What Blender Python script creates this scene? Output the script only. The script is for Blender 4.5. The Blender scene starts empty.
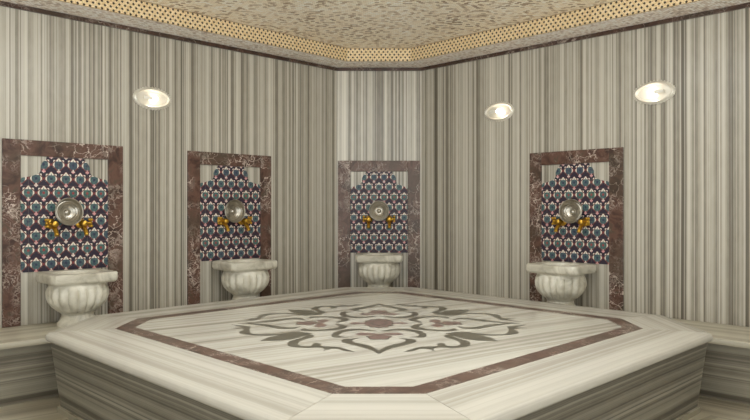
import bpy, bmesh, math, random
from mathutils import Vector, Matrix
from mathutils.geometry import delaunay_2d_cdt
random.seed(7)
C = bpy.context.scene.collection
PI = math.pi
R2 = math.sqrt(2)

# ------------------------------------------------------------------ node helpers
def lin(c):
    return tuple(((v/255)/12.92 if v/255 <= .04045 else ((v/255+.055)/1.055)**2.4) for v in c[:3]) + (1.0,)

class S:
    """socket or number with arithmetic that makes Math nodes"""
    def __init__(s, g, k): s.g, s.k = g, k
    def _m(s, op, *a, clamp=False): return s.g.m(op, *a, clamp=clamp)
    def __add__(s, o): return s._m('ADD', s, o)
    __radd__ = __add__
    def __sub__(s, o): return s._m('SUBTRACT', s, o)
    def __rsub__(s, o): return s._m('SUBTRACT', o, s)
    def __mul__(s, o): return s._m('MULTIPLY', s, o)
    __rmul__ = __mul__
    def __truediv__(s, o): return s._m('DIVIDE', s, o)
    def __lt__(s, o): return s._m('LESS_THAN', s, o)
    def __gt__(s, o): return s._m('GREATER_THAN', s, o)
    def abs(s): return s._m('ABSOLUTE', s)
    def floor(s): return s._m('FLOOR', s)
    def frac(s): return s._m('FRACT', s)
    def sqrt(s): return s._m('SQRT', s)
    def mod(s, o): return s._m('FLOORED_MODULO', s, o)

class G:
    def __init__(s, name):
        s.mat = bpy.data.materials.new(name); s.mat.use_nodes = True
        s.t = s.mat.node_tree; s.t.nodes.clear()
        s.out = s.t.nodes.new('ShaderNodeOutputMaterial')
    def n(s, kind, **kw):
        nd = s.t.nodes.new(kind)
        for k, v in kw.items(): setattr(nd, k, v)
        return nd
    def put(s, sock, v):
        if isinstance(v, S): s.t.links.new(v.k, sock)
        else: sock.default_value = v
    def m(s, op, *a, clamp=False):
        nd = s.n('ShaderNodeMath', operation=op); nd.use_clamp = clamp
        for i, v in enumerate(a): s.put(nd.inputs[i], v)
        return S(s, nd.outputs[0])
    def uv(s):
        nd = s.n('ShaderNodeUVMap'); nd.uv_map = 'UVMap'
        sp = s.n('ShaderNodeSeparateXYZ'); s.t.links.new(nd.outputs[0], sp.inputs[0])
        return S(s, sp.outputs[0]), S(s, sp.outputs[1])
    def pos(s):
        nd = s.n('ShaderNodeTexCoord')
        return S(s, nd.outputs['Object'])
    def vec(s, x, y, z=0.0):
        nd = s.n('ShaderNodeCombineXYZ')
        for i, v in enumerate((x, y, z)): s.put(nd.inputs[i], v)
        return S(s, nd.outputs[0])
    def noise1(s, w, detail=2.0, rough=.5):
        nd = s.n('ShaderNodeTexNoise', noise_dimensions='1D')
        s.put(nd.inputs['W'], w); nd.inputs['Scale'].default_value = 1
        nd.inputs['Detail'].default_value = detail; nd.inputs['Roughness'].default_value = rough
        return S(s, nd.outputs[0])
    def noise(s, v, scale=1.0, detail=3.0, rough=.5, dist=0.0):
        nd = s.n('ShaderNodeTexNoise')
        s.put(nd.inputs['Vector'], v); nd.inputs['Scale'].default_value = scale
        nd.inputs['Detail'].default_value = detail; nd.inputs['Roughness'].default_value = rough
        nd.inputs['Distortion'].default_value = dist
        return S(s, nd.outputs[0])
    def vor_edge(s, v, scale):
        nd = s.n('ShaderNodeTexVoronoi', feature='DISTANCE_TO_EDGE')
        s.put(nd.inputs['Vector'], v); nd.inputs['Scale'].default_value = scale
        return S(s, nd.outputs[0])
    def white(s, v):
        nd = s.n('ShaderNodeTexWhiteNoise', noise_dimensions='3D'); s.put(nd.inputs[0], v)
        return S(s, nd.outputs[0])
    def ramp(s, f, stops, interp='LINEAR'):
        nd = s.n('ShaderNodeValToRGB'); cr = nd.color_ramp; cr.interpolation = interp
        while len(cr.elements) < len(stops): cr.elements.new(.5)
        for e, (p, c) in zip(cr.elements, stops): e.position = p; e.color = lin(c)
        s.put(nd.inputs[0], f); return S(s, nd.outputs[0])
    def mix(s, f, a, b, mode='MIX'):
        nd = s.n('ShaderNodeMix', data_type='RGBA', blend_type=mode)
        s.put(nd.inputs[0], f)
        for i, v in ((6, a), (7, b)):
            if isinstance(v, tuple): v = lin(v)
            s.put(nd.inputs[i], v)
        return S(s, nd.outputs[2])
    def smooth(s, x, lo, hi):
        nd = s.n('ShaderNodeMapRange', interpolation_type='SMOOTHSTEP')
        s.put(nd.inputs[0], x); nd.inputs[1].default_value = lo; nd.inputs[2].default_value = hi
        return S(s, nd.outputs[0])
    def bsdf(s, col, rough=.4, metal=0.0, spec=.5, coat=0.0, height=None, hdist=.002):
        b = s.n('ShaderNodeBsdfPrincipled')
        if isinstance(col, tuple): col = lin(col)
        s.put(b.inputs['Base Color'], col); s.put(b.inputs['Roughness'], rough); s.put(b.inputs['Metallic'], metal)
        b.inputs['Specular IOR Level'].default_value = spec; b.inputs['Coat Weight'].default_value = coat
        if height is not None:
            bm = s.n('ShaderNodeBump'); bm.inputs['Distance'].default_value = hdist
            s.put(bm.inputs['Height'], height); s.t.links.new(bm.outputs[0], b.inputs['Normal'])
        s.t.links.new(b.outputs[0], s.out.inputs[0])
        return s.mat

# ------------------------------------------------------------------ materials
def striped_marble(name, axis='u', seed=0.0, freq=10.0, light=(212, 206, 190), mid=(176, 168, 150), dark=(118, 109, 93),
                   block=0.0, lines=.7, warp=.006, rough=.34, contrast=1.0, line_freq=42.0, tone=0.0):
    g = G(name); u, v = g.uv()
    a, b = (u, v) if axis == 'u' else (v, u)
    wob = g.noise(g.vec(a*2.0, b*.9, seed), 1.0, 3.0, .5) - .5
    a2 = a + wob*warp*2
    if block:
        bl = (a/block + .37).floor()
        rnd = g.white(g.vec(bl, seed, 3.1))
        w = a2 + rnd*37.0
    else:
        rnd = None; w = a2
    n1 = g.noise1(w*freq + seed*13.7, 5.0, .72)
    n2 = g.noise1(w*(freq*.31) + seed*3.1 + 50, 2.0, .5)
    n3 = g.noise1(w*line_freq + seed*7.7 + 90, 2.0, .6)
    fine = g.noise(g.vec(a*30, b*8.0, seed), 1.0, 3.0, .6)
    f = (n1 - .5)*1.9*contrast + (n2 - .5)*.6*contrast + (fine - .5)*.14 + .5 + tone
    if rnd is not None: f = f + (rnd - .5)*.16
    col = g.ramp(f, [(0.0, dark), (.30, tuple((d*.62+m*.38) for d, m in zip(dark, mid))), (.46, mid),
                     (.62, tuple(m*.45+l*.55 for m, l in zip(mid, light))), (1.0, light)])
    ln = g.smooth(n3, .60, .70)*lines
    ln2 = g.smooth(n3, .42, .34)*(lines*.8)
    col = g.mix(ln, col, dark); col = g.mix(ln2*.75, col, light)
    return g.bsdf(col, rough, 0, .45)

def red_marble(name, seed=0.0, grey=.0, light=(198, 182, 168), dim=0):
    g = G(name); u, v = g.uv(); p = g.vec(u, v, seed)
    n = g.noise(p, 9.0, 6.0, .62, .8)
    base = g.ramp(n, [(.25, (44, 34, 28)), (.42, (72, 51, 42)), (.55, (98, 71, 60)), (.66, (78, 66, 54)), (.80, (146, 129, 112))])
    d = g.noise(p, 6.0, 4.0, .6) - .5
    d2 = g.noise(g.vec(u, v, seed + 3), 7.0, 4.0, .6) - .5
    pe = g.vec(u + d*.34, v + d2*.34, seed)
    e1 = g.vor_edge(pe, 9.0); e2 = g.vor_edge(pe, 23.0)
    msk = g.smooth(g.noise(p, 5.0, 2.0, .5), .44, .60)
    v1 = g.smooth(e1, .034, .004)*g.smooth(g.noise(p, 3.1, 2.0, .5), .47, .57)*.95
    v2 = g.smooth(e2, .11, .01)*msk*.55*g.noise(p, 30.0, 3.0, .6)*1.5
    col = g.mix(v1, base, light); col = g.mix(v2, col, light)
    blotch = g.smooth(g.noise(g.vec(u, v, seed+5), 3.3, 2.0, .5), .50, .64)
    col = g.mix(blotch*.5, col, (70, 62, 50))
    if grey: col = g.mix(grey, col, (150, 132, 118))
    if dim: col = g.mix(dim, col, (44, 36, 28))
    return g.bsdf(col, .34, 0, .3)

def white_marble(name, seed=0.0):
    g = G(name); o = g.pos()
    mp = g.n('ShaderNodeMapping'); g.t.links.new(o.k, mp.inputs[0]); mp.inputs['Location'].default_value = (seed, seed*.7, 0)
    p = S(g, mp.outputs[0])
    n = g.noise(p, 7.0, 5.0, .6, 1.5)
    col = g.ramp(n, [(.25, (150, 143, 126)), (.42, (188, 182, 165)), (.60, (208, 203, 187)), (1.0, (216, 212, 198))])
    return g.bsdf(col, .36, 0, .45)

def mosaic(name, size, cols, warp=.0, rough=.35, seed=0.0, diag=False, metal=.12):
    g = G(name); u, v = g.uv()
    if diag: u, v = (u + v)*.7071, (v - u)*.7071
    if warp:
        k = g.noise(g.vec(u, v, seed), 1.7, 2.0, .5) - .5
        k2 = g.noise(g.vec(u, v, seed + 9), 1.7, 2.0, .5) - .5
        u, v = u + k*warp, v + k2*warp
    us, vs = u/(size*1.3), v/size
    row = vs.floor()
    us = us + (row.mod(2.0))*.5
    r = g.white(g.vec(us.floor(), row, seed))
    r2 = g.white(g.vec(us.floor(), row, seed + 4.0))
    patch = g.noise(g.vec(u, v, seed + 2), 2.4, 3.0, .6)
    f = r*.85 + (patch - .5)*.5 + .08
    col = g.ramp(f, cols, 'LINEAR')
    ex = (us.frac() - .5).abs(); ey = (vs.frac() - .5).abs()
    grout = g.m('MAXIMUM', g.smooth(ex, .44, .49), g.smooth(ey, .40, .48))
    col = g.mix(grout*.5, col, (156, 138, 112))
    return g.bsdf(col, r2*.25 + rough, metal, .5, height=(1 - grout)*1.0, hdist=.001)

def gold_band(name):
    g = G(name); u, v = g.uv()
    p = .040
    row = (v/.0252).floor()
    a = ((u/p + row.mod(2.0)*.5).frac() - .5).abs()*p
    b = ((v/.0252).frac() - .5).abs()*.0252
    dot = ((a + b) < .0104)
    tl = g.white(g.vec((u/.0085).floor(), (v/.0085).floor(), 1.0))
    base = g.ramp(tl, [(0, (214, 186, 138)), (.5, (230, 206, 162)), (1, (242, 224, 188))])
    gx = ((u/.0085).frac() - .5).abs(); gy = ((v/.0085).frac() - .5).abs()
    gr = g.m('MAXIMUM', g.smooth(gx, .40, .48), g.smooth(gy, .40, .48))
    base = g.mix(gr*.3, base, (170, 138, 92))
    edge = g.m('MAXIMUM', (v < .005), (v > .1205))
    base = g.mix(edge*.75, base, (110, 84, 48))
    col = g.mix(dot, base, (50, 34, 20))
    return g.bsdf(col, .35, .08, .5)

def iznik(name, seed=0.0):
    g = G(name); u, v = g.uv(); p = .0965
    j = (v/p).floor()
    q = u/p + j.mod(2.0)*.5
    i = q.floor()
    a = q.frac() - .5; b = (v/p).frac() - .5
    aa, ab = a.abs(), b.abs()
    rnd = g.white(g.vec(i, j, seed)); rnd2 = g.white(g.vec(i, j, seed + 8))
    c = .5 - ab
    white, pink, navy = (218, 210, 194), (206, 150, 148), (42, 42, 54)
    fl = g.noise(g.vec(u, v, seed), 70.0, 2.0, .5)
    col = g.mix(g.smooth(fl, .35, .65), navy, (54, 40, 52))
    # blue-green medallion, nearly square, with paired white leaves at its sides
    rx, ry = aa/.335, ab/.365
    r = g.m('POWER', g.m('POWER', rx, 2.6) + g.m('POWER', ry, 2.6), 1/2.6)
    rowr = g.white(g.vec(j, seed, 2.0))
    med = g.ramp(rnd*.4 + rowr*.6, [(0, (66, 78, 90)), (.3, (78, 98, 100)), (.6, (80, 106, 102)), (1, (70, 104, 88))])
    col = g.mix((r < 1.0), col, med)
    pet = (fl > .5)*(r < .85)
    col = g.mix(pet*.45, col, (44, 54, 70))
    col = g.mix(((rx*rx + ry*ry).sqrt() < .26), col, g.mix((rowr > .6), (50, 56, 76), (140, 60, 62)))
    br = (r > .86)*(r < 1.16)*(rx > .70)*(b < .34)*(b > -.20)
    br = g.m('MAXIMUM', br, (aa > .20)*(aa < .36)*(b > .245)*(b < .335))
    col = g.mix(br, col, white)
    # dark red ogee lattice
    lat = (aa + ab - .5).abs()
    col = g.mix((lat < .046), col, (112, 60, 58))
    # white leaf at the top of each diamond, pink blossom at its foot
    tri = (b > .245)*(aa < ((.49 - b)*.80 + .012))*(b < .485)
    slit = (aa < .028)*(b < .36)
    col = g.mix(tri*(1 - slit), col, white)
    e = .5 - aa
    cr = g.m('MAXIMUM', (aa < .045)*(b < -.31), (aa < .125)*(b < -.435))
    cr2 = g.m('MAXIMUM', (e < .045)*(b > .40), (e < .125)*(b > .462))
    col = g.mix(g.m('MAXIMUM', cr, cr2), col, g.mix((rnd > .5), (218, 200, 188), pink))
    col = g.mix(((e + ab) < .07), col, (134, 60, 58))
    tu = ((u/(p*2)).frac() - .5).abs(); tv = ((v/(p*2)).frac() - .5).abs()
    gr = g.m('MAXIMUM', (tu > .493), (tv > .493))
    col = g.mix(gr*.5, col, (120, 112, 100))
    return g.bsdf(col, .4, 0, .25)

def plain(name, c, rough=.4, metal=0.0, n=.0):
    g = G(name)
    col = c
    if n:
        col = g.mix(g.noise(g.pos(), 14.0, 4.0, .6), tuple(v*(1-n) for v in c), tuple(min(255, v*(1+n)) for v in c))
    return g.bsdf(col, rough, metal)

M = {}
WALL = dict(light=(201, 195, 181), mid=(160, 153, 138), dark=(90, 83, 71), line_freq=60, warp=.004)
M['wall_left'] = striped_marble('striped_marble_left', 'u', 1.0, 22, block=.62, **WALL)
M['wall_right'] = striped_marble('striped_marble_right', 'u', 2.3, 22, block=.58, **WALL)
M['wall_far'] = striped_marble('striped_marble_far', 'u', 5.2, 16, block=.40, light=(220, 214, 200), mid=(172, 165, 150), dark=(94, 87, 75), warp=.004)
M['wall_else'] = striped_marble('striped_marble_else', 'u', 4.1, 12, block=.6, **WALL)
M['plinth'] = striped_marble('plinth_marble_shaded', 'v', 6.0, 17, light=(150, 145, 131), mid=(112, 107, 94), dark=(68, 63, 54), warp=.010, line_freq=44)  # darker than the top stone: shade on the sides put into the colour
M['border'] = striped_marble('border_marble', 'v', 7.4, 7, light=(212, 208, 196), mid=(197, 192, 180), dark=(174, 168, 155), lines=.28, warp=.012, rough=.27, contrast=.8)
M['field'] = striped_marble('field_marble', 'v', 8.2, 8, light=(214, 210, 198), mid=(194, 189, 176), dark=(154, 147, 133), lines=.16, warp=.04, rough=.27, contrast=.85, line_freq=24)
M['bench_top'] = striped_marble('bench_top_marble', 'v', 3.3, 8, light=(200, 195, 178), mid=(180, 173, 154), dark=(146, 138, 118), lines=.2)
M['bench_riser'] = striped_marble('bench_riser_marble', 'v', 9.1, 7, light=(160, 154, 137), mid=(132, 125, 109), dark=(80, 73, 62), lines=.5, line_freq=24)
M['floor'] = striped_marble('floor_marble', 'u', 3.7, 9, light=(206, 199, 180), mid=(176, 168, 149), dark=(124, 116, 99), lines=.4)
M['red'] = red_marble('red_veined_marble', 1.0)
M['red2'] = red_marble('red_veined_marble_second', 14.0)
M['red3'] = red_marble('red_veined_marble_corner', 23.0, .12)
M['red4'] = red_marble('red_veined_marble_right', 37.0)
M['band'] = red_marble('brown_band_marble', 5.0, .15)
M['trim'] = red_marble('dark_trim_marble', 8.0, dim=.45)
M['basin'] = white_marble('white_basin_marble', 0.0)
CEIL = [(0, (146, 122, 98)), (.18, (196, 174, 146)), (.38, (246, 232, 208)), (.75, (250, 241, 222)), (1, (254, 251, 243))]
SOFF = [(0, (176, 156, 140)), (.25, (226, 210, 194)), (.5, (248, 238, 226)), (1, (254, 251, 246))]
M['ceil'] = mosaic('ceiling_mosaic', .023, CEIL, .10, .35, 1.0)
M['soffit'] = mosaic('soffit_mosaic', .019, SOFF, .02, .28, 3.0, True)
M['gold'] = gold_band('gold_dotted_mosaic')
M['iznik'] = iznik('painted_tiles', 1.0)
M['inlay_dark'] = plain('grey_green_inlay', (94, 89, 76), .3, 0, .12)
M['inlay_red'] = plain('brown_inlay', (122, 99, 92), .3, 0, .22)
M['joint'] = plain('joint_grout', (120, 112, 96), .8)
M['brass'] = plain('brass', (186, 146, 60), .34, 1.0, .15)
M['steel'] = plain('tinned_metal', (158, 152, 140), .3, 1.0, .22)
M['ring'] = plain('lamp_ring_metal', (214, 208, 194), .3, .3)
M['white'] = plain('lamp_reflector', (230, 226, 214), .5)

def emit(name, c, s):
    g = G(name); e = g.n('ShaderNodeEmission'); e.inputs[0].default_value = lin(c); e.inputs[1].default_value = s
    g.t.links.new(e.outputs[0], g.out.inputs[0]); return g.mat
M['bulb'] = emit('lit_bulb', (255, 243, 226), 28.0)
M['fill_panel'] = emit('overhead_fill_emitter', (248, 252, 252), 6.6)  # emitter of the added overhead fill light
def lens_mat():
    g = G('frosted_lamp_glass')
    tr = g.n('ShaderNodeBsdfTransparent'); tl = g.n('ShaderNodeBsdfTranslucent'); gl = g.n('ShaderNodeBsdfGlossy')
    tl.inputs[0].default_value = lin((225, 219, 206)); gl.inputs['Roughness'].default_value = .12
    a = g.n('ShaderNodeMixShader'); a.inputs[0].default_value = .90
    g.t.links.new(tr.outputs[0], a.inputs[1]); g.t.links.new(tl.outputs[0], a.inputs[2])
    b = g.n('ShaderNodeMixShader'); b.inputs[0].default_value = .12
    g.t.links.new(a.outputs[0], b.inputs[1]); g.t.links.new(gl.outputs[0], b.inputs[2])
    g.t.links.new(b.outputs[0], g.out.inputs[0]); return g.mat
M['lens'] = lens_mat()

# ------------------------------------------------------------------ mesh helpers
def finish(name, bm, mat, parent=None, smooth=False, uvf=None, angle=None):
    bmesh.ops.recalc_face_normals(bm, faces=bm.faces[:])
    bm.normal_update()
    lay = bm.loops.layers.uv.new('UVMap')
    for f in bm.faces:
        n = f.normal
        for l in f.loops:
            p = l.vert.co
            if uvf: l[lay].uv = uvf(p, n)
            elif abs(n.z) > .75: l[lay].uv = (p.x, p.y)
            else:
                h = math.hypot(n.x, n.y) or 1
                l[lay].uv = ((-n.y*p.x + n.x*p.y)/h, p.z)
        f.smooth = smooth
    me = bpy.data.meshes.new(name); bm.to_mesh(me); bm.free()
    me.materials.append(mat)
    if smooth and angle is not None:
        me.set_sharp_from_angle(angle=angle)
    o = bpy.data.objects.new(name, me); C.objects.link(o)
    if parent: o.parent = parent
    return o

def box(bm, x0, x1, y0, y1, z0, z1, bev=0.0):
    vs = [bm.verts.new((x, y, z)) for z in (z0, z1) for x, y in ((x0, y0), (x1, y0), (x1, y1), (x0, y1))]
    fs = [(3, 2, 1, 0), (4, 5, 6, 7), (0, 1, 5, 4), (1, 2, 6, 5), (2, 3, 7, 6), (3, 0, 4, 7)]
    ff = [bm.faces.new([vs[i] for i in f]) for f in fs]
    if bev:
        es = list({e for f in ff for e in f.edges})
        bmesh.ops.bevel(bm, geom=es, offset=bev, segments=2, affect='EDGES', profile=.5)

def prism(bm, pts, z0, z1):
    """vertical prism over a plan polygon"""
    a = [bm.verts.new((x, y, z0)) for x, y in pts]; b = [bm.verts.new((x, y, z1)) for x, y in pts]
    n = len(pts)
    bm.faces.new(list(reversed(a))); bm.faces.new(b)
    for i in range(n): bm.faces.new((a[i], a[(i+1) % n], b[(i+1) % n], b[i]))

def rings(bm, rs, close_a=True, close_b=True):
    """skin a list of equal-length rings"""
    V = [[bm.verts.new(p) for p in r] for r in rs]
    n = len(V[0])
    for a, b in zip(V, V[1:]):
        for i in range(n): bm.faces.new((a[i], a[(i+1) % n], b[(i+1) % n], b[i]))
    if close_a: bm.faces.new(list(reversed(V[0])))
    if close_b: bm.faces.new(V[-1])

def lathe(bm, prof, n=32, M4=None):
    """profile (r, h) about z, then moved by M4"""
    rs = []
    for r, h in prof:
        ring = [Vector((r*math.cos(2*PI*i/n), r*math.sin(2*PI*i/n), h)) for i in range(n)]
        rs.append([M4 @ p if M4 else p for p in ring])
    rings(bm, rs, True, True)

def tube(bm, pts, rad, n=12):
    pts = [Vector(p) for p in pts]
    rr = rad if isinstance(rad, (list, tuple)) else [rad]*len(pts)
    rs = []; ref = None
    for i, p in enumerate(pts):
        t = (pts[min(i+1, len(pts)-1)] - pts[max(i-1, 0)]).normalized()
        if ref is None: ref = Vector((0, 0, 1)) if abs(t.z) < .9 else Vector((1, 0, 0))
        x = (ref - t*ref.dot(t)).normalized(); y = t.cross(x); ref = x
        rs.append([p + (x*math.cos(2*PI*k/n) + y*math.sin(2*PI*k/n))*rr[i] for k in range(n)])
    rings(bm, rs)

def ball(bm, c, r, n=12):
    bmesh.ops.create_uvsphere(bm, u_segments=n, v_segments=n//2+2, radius=r, matrix=Matrix.Translation(c))

def empty(name, loc, rz=0.0):
    o = bpy.data.objects.new(name, None); C.objects.link(o); o.location = loc; o.rotation_euler = (0, 0, rz)
    o.empty_display_size = .1; return o

def tag(o, label, cat, group=None):
    o['label'] = label; o['category'] = cat
    if group: o['group'] = group
    return o
def struct(o):
    o['kind'] = 'structure'; return o

def copy_tree(o, parent=None):
    c = o.copy(); C.objects.link(c)
    if parent: c.parent = parent
    for ch in list(o.children): copy_tree(ch, c)
    return c

# ------------------------------------------------------------------ layout (metres; the camera stands at the origin)
CAM = 1.15
D, CH = 6.37, .405                       # far narrow wall: distance and half width
K = D + CH                               # the long walls run on |x| + y = K
ZC, ZT = 2.492, 2.618                    # soffit and tray heights
POLY = [(-CH, D), (CH, D), (3.4, K-3.4), (3.4, .5), (-3.4, .5), (-3.4, K-3.4)]   # clockwise seen from above

def inset(poly, d):
    """shrink a clockwise plan polygon by d"""
    n = len(poly); out = []
    for i in range(n):
        p0, p1, p2 = Vector(poly[i-1]), Vector(poly[i]), Vector(poly[(i+1) % n])
        a, b = (p1-p0).normalized(), (p2-p1).normalized()
        na, nb = Vector((a.y, -a.x)), Vector((b.y, -b.x))       # right-hand side = inside for clockwise
        q = p1 + (na+nb)*(d/(1+na.dot(nb)))
        out.append((q.x, q.y))
    return out

# ------------------------------------------------------------------ room shell
bm = bmesh.new(); prism(bm, inset(POLY, -.1), -.1, 0)
struct(finish('floor', bm, M['floor'], uvf=lambda p, n: ((abs(p.x)+p.y)/R2, (p.x-p.y)/R2)))

names = ['wall_far', 'wall_right', 'wall_east', None, 'wall_west', 'wall_left']
mats = [M['wall_far'], M['wall_right'], M['wall_else'], None, M['wall_else'], M['wall_left']]
outer = inset(POLY, -.1)
for i, (nm, mt) in enumerate(zip(names, mats)):
    if nm is None: continue                # the side the picture is taken from stays open
    a, b = POLY[i], POLY[(i+1) % 6]; A, B = outer[i], outer[(i+1) % 6]
    mw = Matrix.Translation((a[0], a[1], 0)) @ Matrix.Rotation(math.atan2(b[1]-a[1], b[0]-a[0]), 4, 'Z')
    iv = mw.inverted()
    loc2 = [(iv @ Vector((x, y, 0))).to_2d()[:] for x, y in (a, b, B, A)]
    bm = bmesh.new(); prism(bm, loc2, 0, ZT+.05)
    o = struct(finish(nm, bm, mt, uvf=lambda p, n: (p.x, p.z)))
    o.matrix_world = mw

tp = inset(POLY, .014)
for i in (0, 1, 2, 4, 5):
    a, b = POLY[i], POLY[(i+1) % 6]; A, B = tp[i], tp[(i+1) % 6]
    bm = bmesh.new(); prism(bm, [a, b, B, A], ZC-.030, ZC)
    struct(finish('trim_%d' % (i+1), bm, M['trim']))

tray = inset(POLY, .275)
bm = bmesh.new(); prism(bm, outer, ZT, ZT+.1)
ceiling = struct(finish('ceiling', bm, M['ceil']))
bm = bmesh.new()
z0, z1 = ZC, ZT
lo_o = [bm.verts.new((x, y, z0)) for x, y in POLY]; lo_i = [bm.verts.new((x, y, z0)) for x, y in tray]
for i in range(6):
    j = (i+1) % 6; bm.faces.new((lo_o[i], lo_o[j], lo_i[j], lo_i[i]))
sof = finish('soffit', bm, M['soffit'], ceiling)
bm = bmesh.new()
for i in range(6):
    j = (i+1) % 6
    (ax, ay), (bx, by) = tray[i], tray[j]
    f = bm.faces.new([bm.verts.new(p) for p in ((ax, ay, z0), (bx, by, z0), (bx, by, z1), (ax, ay, z1))])
def band_uv(p, n): return ((-n.y*p.x + n.x*p.y)/(math.hypot(n.x, n.y) or 1), p.z - ZC)
finish('gold_band', bm, M['gold'], ceiling, uvf=band_uv)

# ------------------------------------------------------------------ benches
BZ, BW = .373, .56
def bench(side):
    mx = 1 if side == 'right' else -1
    L = (3.4-CH)*R2
    # local x along the wall away from the corner, local y out of the wall (mirrored for the left wall)
    top = [(.02, .002), (L-.02, .002), (L-BW*.42-.02, BW), (2.64, BW), (2.47, .353), (.158, .353)]
    ris = [(.06, .004), (L-.06, .004), (L-BW*.42-.05, BW-.035), (2.64, BW-.035), (2.48, .33), (.17, .33)]
    t = empty('stone_bench', (mx*CH, D, 0), -PI/4 if mx == 1 else -3*PI/4)
    f = -mx
    top = [(x, f*y) for x, y in top]; ris = [(x, f*y) for x, y in ris]
    bm = bmesh.new(); prism(bm, top, BZ-.036, BZ)
    bmesh.ops.recalc_face_normals(bm, faces=bm.faces[:])
    es = [e for e in bm.edges if all(v.co.z > BZ-.001 for v in e.verts)]
    bmesh.ops.bevel(bm, geom=es, offset=.010, segments=2, affect='EDGES', profile=.5)
    finish('seat_slab', bm, M['bench_top'], t, uvf=lambda p, n: (p.x, abs(p.y) + p.z))
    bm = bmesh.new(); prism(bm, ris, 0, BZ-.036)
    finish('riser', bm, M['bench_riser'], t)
    return tag(t, 'low striped marble bench along the %s wall with %s' % (side, 'two basins standing on it' if side == 'left' else 'one basin standing on it'), 'bench', 'built-in marble benches')
bench('left'); bench('right')
t = empty('stone_ledge', (0, D, 0))
bm = bmesh.new(); prism(bm, [(-.24, -.37), (-.24, -.20), (-CH+.02, -.002), (CH-.02, -.002), (.24, -.20), (.24, -.37)], BZ-.036, BZ)
finish('seat_slab', bm, M['bench_top'], t)
bm = bmesh.new(); prism(bm, [(-.22, -.34), (-.22, -.22), (-CH+.06, -.02), (CH-.06, -.02), (.22, -.22), (.22, -.34)], 0, BZ-.036)
finish('riser', bm, M['bench_riser'], t)
tag(t, 'short marble ledge at the narrow corner wall carrying the smallest looking basin', 'ledge')

# ------------------------------------------------------------------ the central platform
SY, A0, C0, ST = 4.04, 1.87, .315, .45     # centre, half width, half chamfer, top height
DG = (A0 + C0)/R2
def octo(o):
    a = A0 - o; c = R2*(DG - o) - a
    return [(-c, a), (c, a), (a, c), (a, -c), (c, -a), (-c, -a), (-a, -c), (-a, c)]   # clockwise
plat = empty('marble_platform', (0, SY, 0))
tag(plat, 'large octagonal striped marble platform inlaid with scrolling flowers in the middle of the room', 'platform')
TH = .052
def stone(i):
    prof = [(.335, ST-TH), (.335, ST)]
    r = TH/2
    for k in range(0, 9):
        a = PI/2 - PI*k/8
        prof.append((r - r*math.cos(a)*1.0, ST - r + r*math.sin(a)))
    prof[-1] = (r, ST-TH)
    ca, cb = [], []
    for o, z in prof:
        q = octo(o); p0 = Vector(q[i] + (z,)); p1 = Vector(q[(i+1) % 8] + (z,))
        e = (p1-p0).normalized()
        ca.append(p0 + e*.0012); cb.append(p1 - e*.0012)
    bm = bmesh.new()
    va = [bm.verts.new(p) for p in ca]; vb = [bm.verts.new(p) for p in cb]
    n = len(va)
    for k in range(n):
        j = (k+1) % n; bm.faces.new((va[k], vb[k], vb[j], va[j]))
    bm.faces.new(va); bm.faces.new(list(reversed(vb)))
    q = octo(0); e = (Vector(q[(i+1) % 8])-Vector(q[i])).normalized(); nn = Vector((e.y, -e.x))
    uvf = lambda p, n: (p.x*e.x + p.y*e.y + i*2.0, p.x*nn.x + p.y*nn.y + p.z*.8 + i*1.37)
    o = finish('border_stone', bm, M['border'], plat, smooth=True, uvf=uvf, angle=.5)
    return o
for i in range(8): stone(i)
# stone bed under the joints
bm = bmesh.new(); prism(bm, octo(.06), ST-TH, ST-.004); finish('mortar_bed', bm, M['joint'], plat)
# brown marble band
bm = bmesh.new()
qo, qi = octo(.336), octo(.436)
for z in (ST-.003, ST+.0003): pass
for i in range(8):
    j = (i+1) % 8
    bm.faces.new([bm.verts.new(p + (ST+.0002,)) for p in (qo[i], qo[j], qi[j], qi[i])])
bmesh.ops.remove_doubles(bm, verts=bm.verts[:], dist=1e-5)
def thick(bm, h=.004):
    for v in bm.verts: v.co.z -= h
    r = bmesh.ops.extrude_face_region(bm, geom=bm.faces[:])
    for v in [x for x in r['geom'] if isinstance(x, bmesh.types.BMVert)]: v.co.z += h
thick(bm); tb = finish('inlay_band', bm, M['band'], plat); tb['label'] = 'brown veined marble band'
bm = bmesh.new(); prism(bm, octo(.437), ST-.006, ST)
finish('field', bm, M['field'], plat, uvf=lambda p, n: ((p.x*.82+p.y*.57), (p.y*.82-p.x*.57)))
# plinth with slightly battered sides
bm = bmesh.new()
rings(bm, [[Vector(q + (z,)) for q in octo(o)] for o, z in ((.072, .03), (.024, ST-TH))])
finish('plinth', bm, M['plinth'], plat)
bm = bmesh.new(); prism(bm, octo(.055), 0, .03); finish('foot_step', bm, M['bench_top'], plat)

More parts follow.
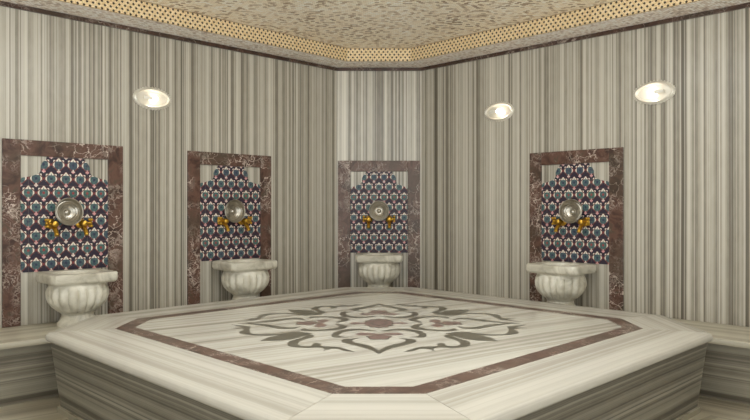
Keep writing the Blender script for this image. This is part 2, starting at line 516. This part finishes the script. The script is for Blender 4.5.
# inlay ornament: outlines measured in the picture, laid out in plan
def plan(px, py):
    s = py - 208.0
    return Vector(((px-379.0)*.7/s, 465.5/s - SY))
def crop(ox, oy, k, pts, cx=None):
    return [plan(ox + x/k, oy + y/k) for x, y in pts]
def smooth_closed(pts, sharp=(), sub=4):
    n = len(pts); out = []
    for i in range(n):
        p0, p1, p2, p3 = pts[i-1], pts[i], pts[(i+1) % n], pts[(i+2) % n]
        if i in sharp: p0 = p1
        if (i+1) % n in sharp: p3 = p2
        for k in range(sub):
            t = k/sub
            out.append(.5*((2*p1) + (p2-p0)*t + (2*p0-5*p1+4*p2-p3)*t*t + (3*p1-p0-3*p2+p3)*t**3))
    return out
def inlay(name, pts, mat, h=.0007):
    bm = bmesh.new()
    n = len(pts)
    vo, eo, fo = delaunay_2d_cdt([Vector((p.x, p.y)) for p in pts], [(i, (i+1) % n) for i in range(n)], [], 1, 1e-6)[:3]
    vs = [bm.verts.new((p.x, p.y, ST + h)) for p in vo]
    for f in fo: bm.faces.new([vs[i] for i in f])
    thick(bm, .002)
    return finish(name, bm, mat, plat)
def quads(f):     # four mirror images
    return [f, lambda p: Vector((-p.x, p.y)), lambda p: Vector((p.x, -p.y)), lambda p: Vector((-p.x, -p.y))]
ident = lambda p: p
mirx = lambda p: Vector((-p.x, p.y))
rot = lambda k: (lambda p: Vector((p.x*math.cos(k) - p.y*math.sin(k), p.x*math.sin(k) + p.y*math.cos(k))))
A = (320, 320, 6.25)
vleaf = crop(*A, [(354, 214), (300, 187), (230, 167), (165, 150), (124, 138), (122, 128), (142, 119), (170, 117), (232, 112), (196, 122), (186, 130), (205, 140), (250, 150), (300, 163), (354, 190)])
vsharp = {0, 8, 14}
lobe = crop(*A, [(345, 70), (300, 62), (240, 55), (170, 57), (105, 66), (70, 82), (57, 96), (70, 108), (105, 110), (165, 108), (112, 100), (104, 92), (130, 78), (190, 67), (250, 65), (300, 70)])
lsharp = {0, 9}
wing = crop(*A, [(354, 88), (318, 84), (270, 80), (230, 82), (204, 89), (240, 96), (280, 95), (310, 93), (354, 98)])
wsharp = {0, 4, 8}
# centre this heart on the axis
def shiftx(L): return [Vector((p.x + .0125, p.y)) for p in L]
vleaf, lobe, wing = shiftx(vleaf), shiftx(lobe), shiftx(wing)
def clamp0(L): return [Vector((min(p.x, -.0006), p.y)) for p in L]
vleaf, wing = clamp0(vleaf), clamp0(wing)
for k in range(4):
    Rk = rot(k*PI/2)
    for m in (ident, mirx):
        for L, sh, mt, nm in ((vleaf, vsharp, 'inlay_dark', 'inlay_leaf'), (lobe, lsharp, 'inlay_dark', 'inlay_scroll'), (wing, wsharp, 'inlay_red', 'inlay_petal')):
            inlay(nm, [Rk(m(p)) for p in smooth_closed(L, sh)], M[mt])
    # blossom in the heart
    c = plan(378.9, 337.2); bl = []
    for i in range(40):
        a = 2*PI*i/40; r = .058*(1 + .12*math.cos(5*a + PI/2*3))
        bl.append(Rk(Vector((r*math.cos(a), c.y + r*1.05*math.sin(a)))))
    inlay('inlay_blossom', bl, M['inlay_red'], .0012)
    cc = Rk(Vector((0, c.y)))
    inlay('inlay_blossom', [cc + (p-cc)*1.16 for p in bl], M['inlay_dark'], .0009)
def ros(rx, ry, lob, k):
    return [Vector((rx*(1 + lob*math.cos(k*a))*math.cos(a), ry*(1 + lob*math.cos(k*a))*math.sin(a))) for a in [2*PI*i/96 for i in range(96)]]
inlay('inlay_rosette', ros(.094, .158, .07, 12), M['inlay_dark'], .0007)
inlay('inlay_rosette', ros(.082, .140, .07, 12), M['inlay_red'], .0010)
inlay('inlay_rosette', ros(.050, .085, .10, 8), M['inlay_dark'], .0013)
inlay('inlay_rosette', ros(.040, .070, .10, 8), M['inlay_red'], .0016)
for sgn in (1, -1):
    pe = [Vector((x*sgn, y)) for x, y in ((.085, -.030), (.115, -.018), (.140, -.036), (.180, 0), (.140, .036), (.115, .018), (.085, .030))]
    inlay('inlay_petal', smooth_closed(pe, {0, 3, 6}), M['inlay_red'], .0009)
E = (250, 325, 6.82)
scroll = crop(*E, [(435, 70), (400, 66), (350, 88), (280, 108), (254, 128), (280, 148), (365, 156), (450, 155), (505, 160), (498, 179), (545, 165), (600, 163), (645, 178), (712, 184), (655, 164), (600, 149), (540, 147), (478, 143), (492, 130), (440, 123), (415, 142), (345, 141), (325, 126), (355, 106), (425, 84)])
ssharp = {9, 13, 18}
leaf = crop(*E, [(72, 109), (118, 88), (180, 74), (228, 66), (240, 54), (320, 46), (425, 58), (380, 72), (300, 95), (190, 107)])
lfsharp = {0, 6}
stem = crop(225, 300, 6.82, [(45, 168), (110, 174), (178, 182), (166, 204), (190, 230), (300, 234), (420, 224), (520, 222), (430, 234), (310, 243), (170, 238), (105, 230), (100, 216), (128, 198), (40, 192), (120, 186)])
stsharp = {0, 2, 7, 14, 15}
for sx in (1, -1):
    for sy in (1, -1):
        for L, sh, nm in ((scroll, ssharp, 'inlay_scroll'), (leaf, lfsharp, 'inlay_leaf'), (stem, stsharp, 'inlay_tendril')):
            inlay(nm, [Vector((p.x*sx, p.y*sy)) for p in smooth_closed(L, sh, 3)], M['inlay_dark'], .0010 if nm == 'inlay_leaf' else .0007)

# ------------------------------------------------------------------ wall panels
FT, FB, FW = 1.603, BZ, .80               # frame top, bottom, width
def make_panel(w, mred):
    t = empty('tile_panel', (0, 0, 0))
    h = w/2; th = .012 if w < .795 else .016
    sw, rw = (.118 if w < .795 else .109), .104
    for s in (-1, 1):
        bm = bmesh.new(); x0, x1 = sorted((s*h, s*(h-sw))); box(bm, x0, x1, -th, .0, FB, FT-rw if False else FT, .003)
        # mitred look: stile runs full height
        finish('frame_stile', bm, mred, t, uvf=lambda p, n, s=s: (p.x*1.0 + s*3, p.z))
    bm = bmesh.new(); box(bm, -(h-sw)-.001+.001, (h-sw), -th, 0, FT-rw, FT, .003)
    finish('frame_rail', bm, mred, t, uvf=lambda p, n: (p.z, p.x))
    hw = .288 if w > .795 else .283
    hw = min(hw, h-sw+.012) if w > .79 else h-sw-.001
    hw = h-sw-.001
    half = [(hw, .722), (hw, 1.335), (hw-.012, 1.352), (hw-.045, 1.358), (.215, 1.366), (.176, 1.380), (.163, 1.40), (.163, 1.435), (.150, 1.462), (.128, 1.480), (.125, FT-rw-.001)]
    pts = [(x, z) for x, z in half] + [(-x, z) for x, z in reversed(half)]
    bm = bmesh.new()
    a = [bm.verts.new((x, -.007, z)) for x, z in pts]; b = [bm.verts.new((x, 0, z)) for x, z in pts]
    n = len(pts)
    bm.faces.new(a); bm.faces.new(list(reversed(b)))
    for i in range(n): bm.faces.new((a[i], b[i], b[(i+1) % n], a[(i+1) % n]))
    tl = finish('painted_tiles', bm, M['iznik'], t, uvf=lambda p, n: (p.x + 10*.0965 + .0965*.5, p.z - .722 + 20*.0965))
    tl['label'] = 'blue, teal and white patterned tiles with stepped top'
    return t
def at_left(d): return (d-K, d, 0), PI/4
def at_right(d): return (K-d, d, 0), -PI/4
SPOTS = [('first', at_left(4.605), M['red']), ('second', at_left(5.54), M['red2']), ('corner', ((0, D, 0), 0.0), M['red3']), ('right', at_right(5.235), M['red4'])]
PL = {'first': 'tall red marble frame with painted tiles on the left wall, nearest the left edge',
      'second': 'red marble frame with painted tiles on the left wall, nearer the room corner',
      'corner': 'red marble frame with painted tiles filling the narrow corner wall',
      'right': 'red marble frame with painted tiles on the right wall below the two oval lamps'}
for key, (loc, rz), mr in SPOTS:
    p = make_panel(.785 if key == 'corner' else FW, mr)
    p.location = loc; p.rotation_euler = (0, 0, rz)
    tag(p, PL[key], 'wall panel', 'framed tile panels above the basins')

# ------------------------------------------------------------------ basins
def make_basin():
    t = empty('wash_basin', (0, 0, 0))
    n = 128; cy = -.218
    def ray_rect(a):                       # rim outline: rectangle with cut front corners
        poly = [(-.160, -.012), (.160, -.012), (.212, -.062), (.216, -.345), (.200, -.378), (.110, -.392), (.060, -.402), (.0, -.406), (-.060, -.402), (-.110, -.392), (-.200, -.378), (-.216, -.345), (-.212, -.062)]
        dx, dy = math.cos(a), math.sin(a); best = None
        for (x0, y0), (x1, y1) in zip(poly, poly[1:]+poly[:1]):
            y0 -= cy; y1 -= cy
            ex, ey = x1-x0, y1-y0; det = dx*(-ey) + ex*dy
            if abs(det) < 1e-9: continue
            tt = (x0*(-ey) + ex*y0)/det; u = (dx*y0 - dy*x0)/det
            if tt > 0 and -1e-6 <= u <= 1+1e-6: best = tt if best is None else max(best, tt)
        return best
    ang = [2*PI*i/n for i in range(n)]
    rr = [ray_rect(a) for a in ang]
    def ring(scale, z, off=0.0): return [Vector(((r*scale-off)*math.cos(a), cy + (r*scale-off)*math.sin(a), z)) for r, a in zip(rr, ang)]
    def ell(rx, ry, z): return [Vector((rx*math.cos(a), cy + ry*math.sin(a), z)) for a in ang]
    Z0, Z1 = .655, .722
    bm = bmesh.new()
    rings(bm, [ell(.10, .09, Z0+.0), ring(1, Z0, .02), ring(1, Z0+.004, .010), ring(1, Z0+.014, .003), ring(1, Z0+.020), ring(1, Z1-.008), ring(1, Z1, .007),
               ell(.160, .138, Z1), ell(.155, .133, Z1-.012), ell(.14, .118, Z1-.04), ell(.08, .07, Z1-.058)])
    finish('rim', bm, M['basin'], t, smooth=True, angle=.6)
    prof = [(.108, .458), (.128, .470), (.158, .495), (.182, .525), (.194, .560), (.196, .592), (.190, .618), (.181, .634), (.176, .642), (.182, .655)]
    prof2 = []
    for i in range(len(prof)-1):
        for k in range(3):
            f = k/3; prof2.append((prof[i][0]*(1-f)+prof[i+1][0]*f, prof[i][1]*(1-f)+prof[i+1][1]*f))
    prof2.append(prof[-1])
    bm = bmesh.new(); rs = []
    for r, z in prof2:
        amt = .125 * max(0, min(1, (.640-z)/.030)) * max(.35, min(1, (z-.44)/.05))
        rg = []
        for a in ang:
            lob = abs(math.sin(9*(a + PI/2)))**.62
            q = r*(1 - amt + amt*lob)
            rg.append(Vector((q*math.cos(a), cy + .945*q*math.sin(a), z)))
        rs.append(rg)
    rings(bm, rs)
    finish('bowl', bm, M['basin'], t, smooth=True, angle=1.2)
    fp = [(.128, BZ), (.128, BZ+.012), (.122, BZ+.022), (.112, BZ+.036), (.101, BZ+.056), (.098, .445), (.104, .452), (.108, .458)]
    bm = bmesh.new()
    rings(bm, [[Vector((r*math.cos(a), cy + r*math.sin(a), z)) for a in ang] for r, z in fp])
    finish('foot', bm, M['basin'], t, smooth=True, angle=.7)
    return t
BL = {'first': 'white marble lobed wash basin below the tile panel nearest the left edge',
      'second': 'white marble lobed wash basin on the left wall, nearer the room corner',
      'corner': 'white marble wash basin against the narrow corner wall, facing straight ahead',
      'right': 'white marble lobed wash basin standing at the right wall'}
b0 = make_basin()
for i, (key, (loc, rz), mr) in enumerate(SPOTS):
    b = b0 if i == 0 else copy_tree(b0)
    b.location = loc; b.rotation_euler = (0, 0, rz)
    tag(b, BL[key], 'basin', 'marble wash basins')

# ------------------------------------------------------------------ taps and metal bowls
def make_tap():
    t = empty('brass_tap', (0, 0, 0))
    RX = Matrix.Rotation(PI/2, 4, 'X')      # z axis -> -y (out of the wall)
    bm = bmesh.new(); lathe(bm, [(.026, .0), (.027, .004), (.022, .009), (.014, .013)], 24, Matrix.Translation((0, -.007, 0)) @ RX)
    finish('flange', bm, M['brass'], t, smooth=True, angle=.6)
    bm = bmesh.new(); lathe(bm, [(.011, .010), (.013, .03), (.019, .045), (.021, .058), (.017, .070), (.013, .078), (.016, .084), (.015, .092), (.004, .098)], 24, RX)
    finish('body', bm, M['brass'], t, smooth=True, angle=.8)
    bm = bmesh.new(); tube(bm, [(0, -.055, -.008), (0, -.075, -.026), (0, -.092, -.036), (0, -.106, -.046), (0, -.112, -.062)], [.014, .013, .012, .011, .013], 14)
    finish('spout', bm, M['brass'], t, smooth=True, angle=.9)
    h = empty('handle', (0, 0, 0)); bpy.data.objects.remove(h)
    bm = bmesh.new()
    tube(bm, [(.006, -.060, 0), (.022, -.062, .002), (.034, -.064, .004)], [.009, .008, .007])
    c = Vector((.036, -.064, .004))
    for k in range(4):
        a = PI/4 + k*PI/2; e = c + Vector((0, math.cos(a), math.sin(a)))*.024
        tube(bm, [c, (c+e)/2, e], [.006, .005, .006], 8); ball(bm, e, .0085)
    ball(bm, c, .010)
    finish('handle', bm, M['brass'], t, smooth=True, angle=.9)
    return t
TAPZ = 1.042
WH = {'first': 'on the tile panel nearest the left edge', 'second': 'on the second tile panel of the left wall', 'corner': 'on the tile panel of the narrow corner wall', 'right': 'on the tile panel of the right wall'}
tap0 = make_tap(); used = False
def make_bowl(deep):
    """metal bowl seen into: ringed inside, boss in the middle; axis = -y"""
    R = .093; RX = Matrix.Rotation(PI/2, 4, 'X')
    prof = [(.004, -.030*deep), (.030, -.031*deep), (.055, -.027*deep), (.075, -.015*deep), (.088, .002), (R, .014), (R+.002, .018), (R-.002, .0195), (R-.006, .016)]
    ins = [(.086, .006), (.082, -.002), (.077, -.007*deep), (.073, -.006*deep), (.069, -.013*deep), (.060, -.017*deep), (.057, -.0145*deep), (.053, -.019*deep), (.042, -.022*deep), (.039, -.0185*deep), (.034, -.020*deep), (.024, -.022*deep)]
    t = empty('metal_bowl', (0, 0, 0))
    bm = bmesh.new(); lathe(bm, prof + ins + [(.004, -.022*deep)], 64, RX); finish('bowl', bm, M['steel'], t, smooth=True, angle=1.0)
    bm = bmesh.new(); lathe(bm, [(.023, -.023*deep), (.022, -.017*deep), (.018, -.011*deep), (.011, -.006*deep), (.003, -.004*deep)], 32, RX); finish('boss', bm, M['steel'], t, smooth=True, angle=1.0)
    bm = bmesh.new(); n = 64
    rs = []
    for j in range(8):
        a = 2*PI*j/8
        rs.append([RX @ Vector(((R+.003*math.cos(a))*math.cos(2*PI*i/n), (R+.003*math.cos(a))*math.sin(2*PI*i/n), .018+.003*math.sin(a))) for i in range(n)])
    rs.append(rs[0])
    V = [[bm.verts.new(p) for p in r] for r in rs[:8]]
    for j in range(8):
        for i in range(n): bm.faces.new((V[j][i], V[j][(i+1) % n], V[(j+1) % 8][(i+1) % n], V[(j+1) % 8][i]))
    finish('rolled_edge', bm, M['steel'], t, smooth=True)
    return t
TILT = {'first': (-6, 2, 1.0), 'second': (-3, -3, 1.0), 'corner': (-4, 0, 1.25), 'right': (-8, 4, 1.1)}
BWL = {'first': 'round ringed metal bowl hung %s', 'second': 'round ringed metal bowl hung %s', 'corner': 'round deep metal bowl hung %s', 'right': 'round ringed metal bowl hung %s'}
for key, (loc, rz), mr in SPOTS:
    Wm = Matrix.Translation(loc) @ Matrix.Rotation(rz, 4, 'Z')
    for s in (-1, 1):
        tp_ = tap0 if not used else copy_tree(tap0); used = True
        p = Wm @ Vector((s*.098, 0, TAPZ))
        tp_.location = p; tp_.rotation_euler = (0, 0, rz); tp_.scale = (1.28*s, 1.05, 1.28)
        tag(tp_, 'brass tap %s of the metal bowl %s' % ('left' if s < 0 else 'right', WH[key]), 'tap', 'brass taps')
    tx, ty, dp = TILT[key]
    bw = make_bowl(dp)
    bw.matrix_world = Wm @ Matrix.Translation((0, -.050, 1.123)) @ Matrix.Rotation(math.radians(tx), 4, 'X') @ Matrix.Rotation(math.radians(ty), 4, 'Z')
    tag(bw, BWL[key] % WH[key], 'bowl', 'metal bowls hung on the tile panels')

# ------------------------------------------------------------------ oval wall lamps
def make_lamp():
    t = empty('wall_lamp', (0, 0, 0))
    n = 72; RA, RB = .128, .062
    def el(k, y, dx=0.0): return [Vector(((RA+k)*math.cos(2*PI*i/n), y, (RB+k)*math.sin(2*PI*i/n))) for i in range(n)]
    bm = bmesh.new()
    rs = [el(.022, 0), el(.022, -.008), el(.016, -.016), el(.005, -.024), el(-.002, -.020), el(-.004, -.010), el(-.006, -.004)]
    rings(bm, rs, True, True)
    finish('back_plate', bm, M['ring'], t, smooth=True, angle=.8)
    bm = bmesh.new()
    for i in range(36):
        a = 2*PI*i/36
        ball(bm, Vector(((RA+.021)*math.cos(a), -.010, (RB+.021)*math.sin(a))), .0062, 8)
    finish('beaded_edge', bm, M['ring'], t, smooth=True)
    bm = bmesh.new()
    V = []
    for j in range(9):
        f = j/8; k = math.cos(f*PI/2); y = -.020 - .040*math.sin(f*PI/2)
        if j == 8: top = bm.verts.new((0, y, 0)); break
        V.append([bm.verts.new((RA*.985*k*(1+.012*math.cos(18*2*PI*i/n)), y, RB*.985*k*(1+.012*math.cos(18*2*PI*i/n)))) for i in range(n)])
    for a, b in zip(V, V[1:]):
        for i in range(n): bm.faces.new((a[i], a[(i+1) % n], b[(i+1) % n], b[i]))
    for i in range(n): bm.faces.new((V[-1][i], V[-1][(i+1) % n], top))
    finish('glass_lens', bm, M['lens'], t, smooth=True)
    bm = bmesh.new(); ball(bm, Vector((.012, -.032, .0)), .018, 20); finish('bulb', bm, M['bulb'], t, smooth=True)
    bm = bmesh.new(); tube(bm, [(-.075, -.022, .002), (-.045, -.028, .001), (-.008, -.032, 0)], [.015, .014, .011]); finish('lamp_holder', bm, M['white'], t, smooth=True, angle=.8)
    return t
LZ = 1.98
lamp0 = make_lamp()
LAMPS = [(at_left(5.05), 'lit oval glass lamp on the left wall between two tile panels', 0),
         (at_right(5.735), 'lit oval glass lamp on the right wall, nearer the room corner', 0),
         (at_right(4.79), 'lit oval glass lamp on the right wall, nearer the right edge', PI),
         (((-3.4, 1.9, 0), PI/2), 'unseen oval glass lamp added for fill on the side wall left of the camera', 0),  # both side-wall lamps are unseen, added as fill
         (((3.4, 1.9, 0), -PI/2), 'unseen oval glass lamp added for fill on the side wall right of the camera', 0)]
for i, ((loc, rz), lab, spin) in enumerate(LAMPS):
    l = lamp0 if i == 0 else copy_tree(lamp0)
    l.location = (loc[0], loc[1], LZ); l.rotation_euler = (0, 0, rz)
    if spin: l.scale = (-1, 1, 1)
    tag(l, lab, 'lamp', 'oval wall lamps')

# ------------------------------------------------------------------ added fill light over the platform (unseen, above the frame)
def add_overhead_fill(x, y, r):
    t = empty('overhead_fill', (x, y, ZT))
    o8 = lambda q, z: [Vector((q*math.cos(PI/8+k*PI/4), q*math.sin(PI/8+k*PI/4), z)) for k in range(8)]
    bm = bmesh.new(); rings(bm, [o8(r+.05, 0), o8(r+.05, -.05), o8(r, -.05), o8(r, -.02)], True, False); finish('frame', bm, M['brass'], t)
    bm = bmesh.new(); rings(bm, [o8(r-.002, -.02), o8(r-.002, -.042)], True, True); finish('fill_panel', bm, M['fill_panel'], t)
    return tag(t, 'unseen octagonal fill light added above the near half of the platform', 'ceiling light')
add_overhead_fill(0, 3.1, .95)

# ------------------------------------------------------------------ camera, world, view
cam = bpy.data.cameras.new('camera'); co = bpy.data.objects.new('camera', cam); C.objects.link(co)
co.location = (0, 0, CAM); co.rotation_euler = (PI/2, 0, 0)
cam.sensor_fit = 'HORIZONTAL'; cam.sensor_width = 36; cam.lens = 36*665/750
cam.shift_x = -(379-375)/750; cam.shift_y = -(210-208)/750
cam.clip_start = .02
sc = bpy.context.scene; sc.camera = co
w = bpy.data.worlds.new('world'); sc.world = w; w.use_nodes = True
wt = w.node_tree                             # made-up fill light through the open side, stronger from below to lift the ceiling
tc = wt.nodes.new('ShaderNodeTexCoord'); sp = wt.nodes.new('ShaderNodeSeparateXYZ'); mr = wt.nodes.new('ShaderNodeMapRange')
wt.links.new(tc.outputs['Generated'], sp.inputs[0]); wt.links.new(sp.outputs[2], mr.inputs[0])
mr.inputs[1].default_value = -.5; mr.inputs[2].default_value = .5; mr.inputs[3].default_value = 5.2; mr.inputs[4].default_value = .4
wt.nodes['Background'].inputs[0].default_value = (.955, 1.0, 1.01, 1)
wt.links.new(mr.outputs[0], wt.nodes['Background'].inputs[1])
sc.view_settings.view_transform = 'Standard'; sc.view_settings.look = 'None'
sc.view_settings.gamma = 1; sc.view_settings.exposure = 0.0; sc.view_settings.use_curve_mapping = False
sc.cycles.use_denoising = True
sc.cycles.max_bounces = 10; sc.cycles.diffuse_bounces = 6
sc.cycles.sample_clamp_indirect = 8
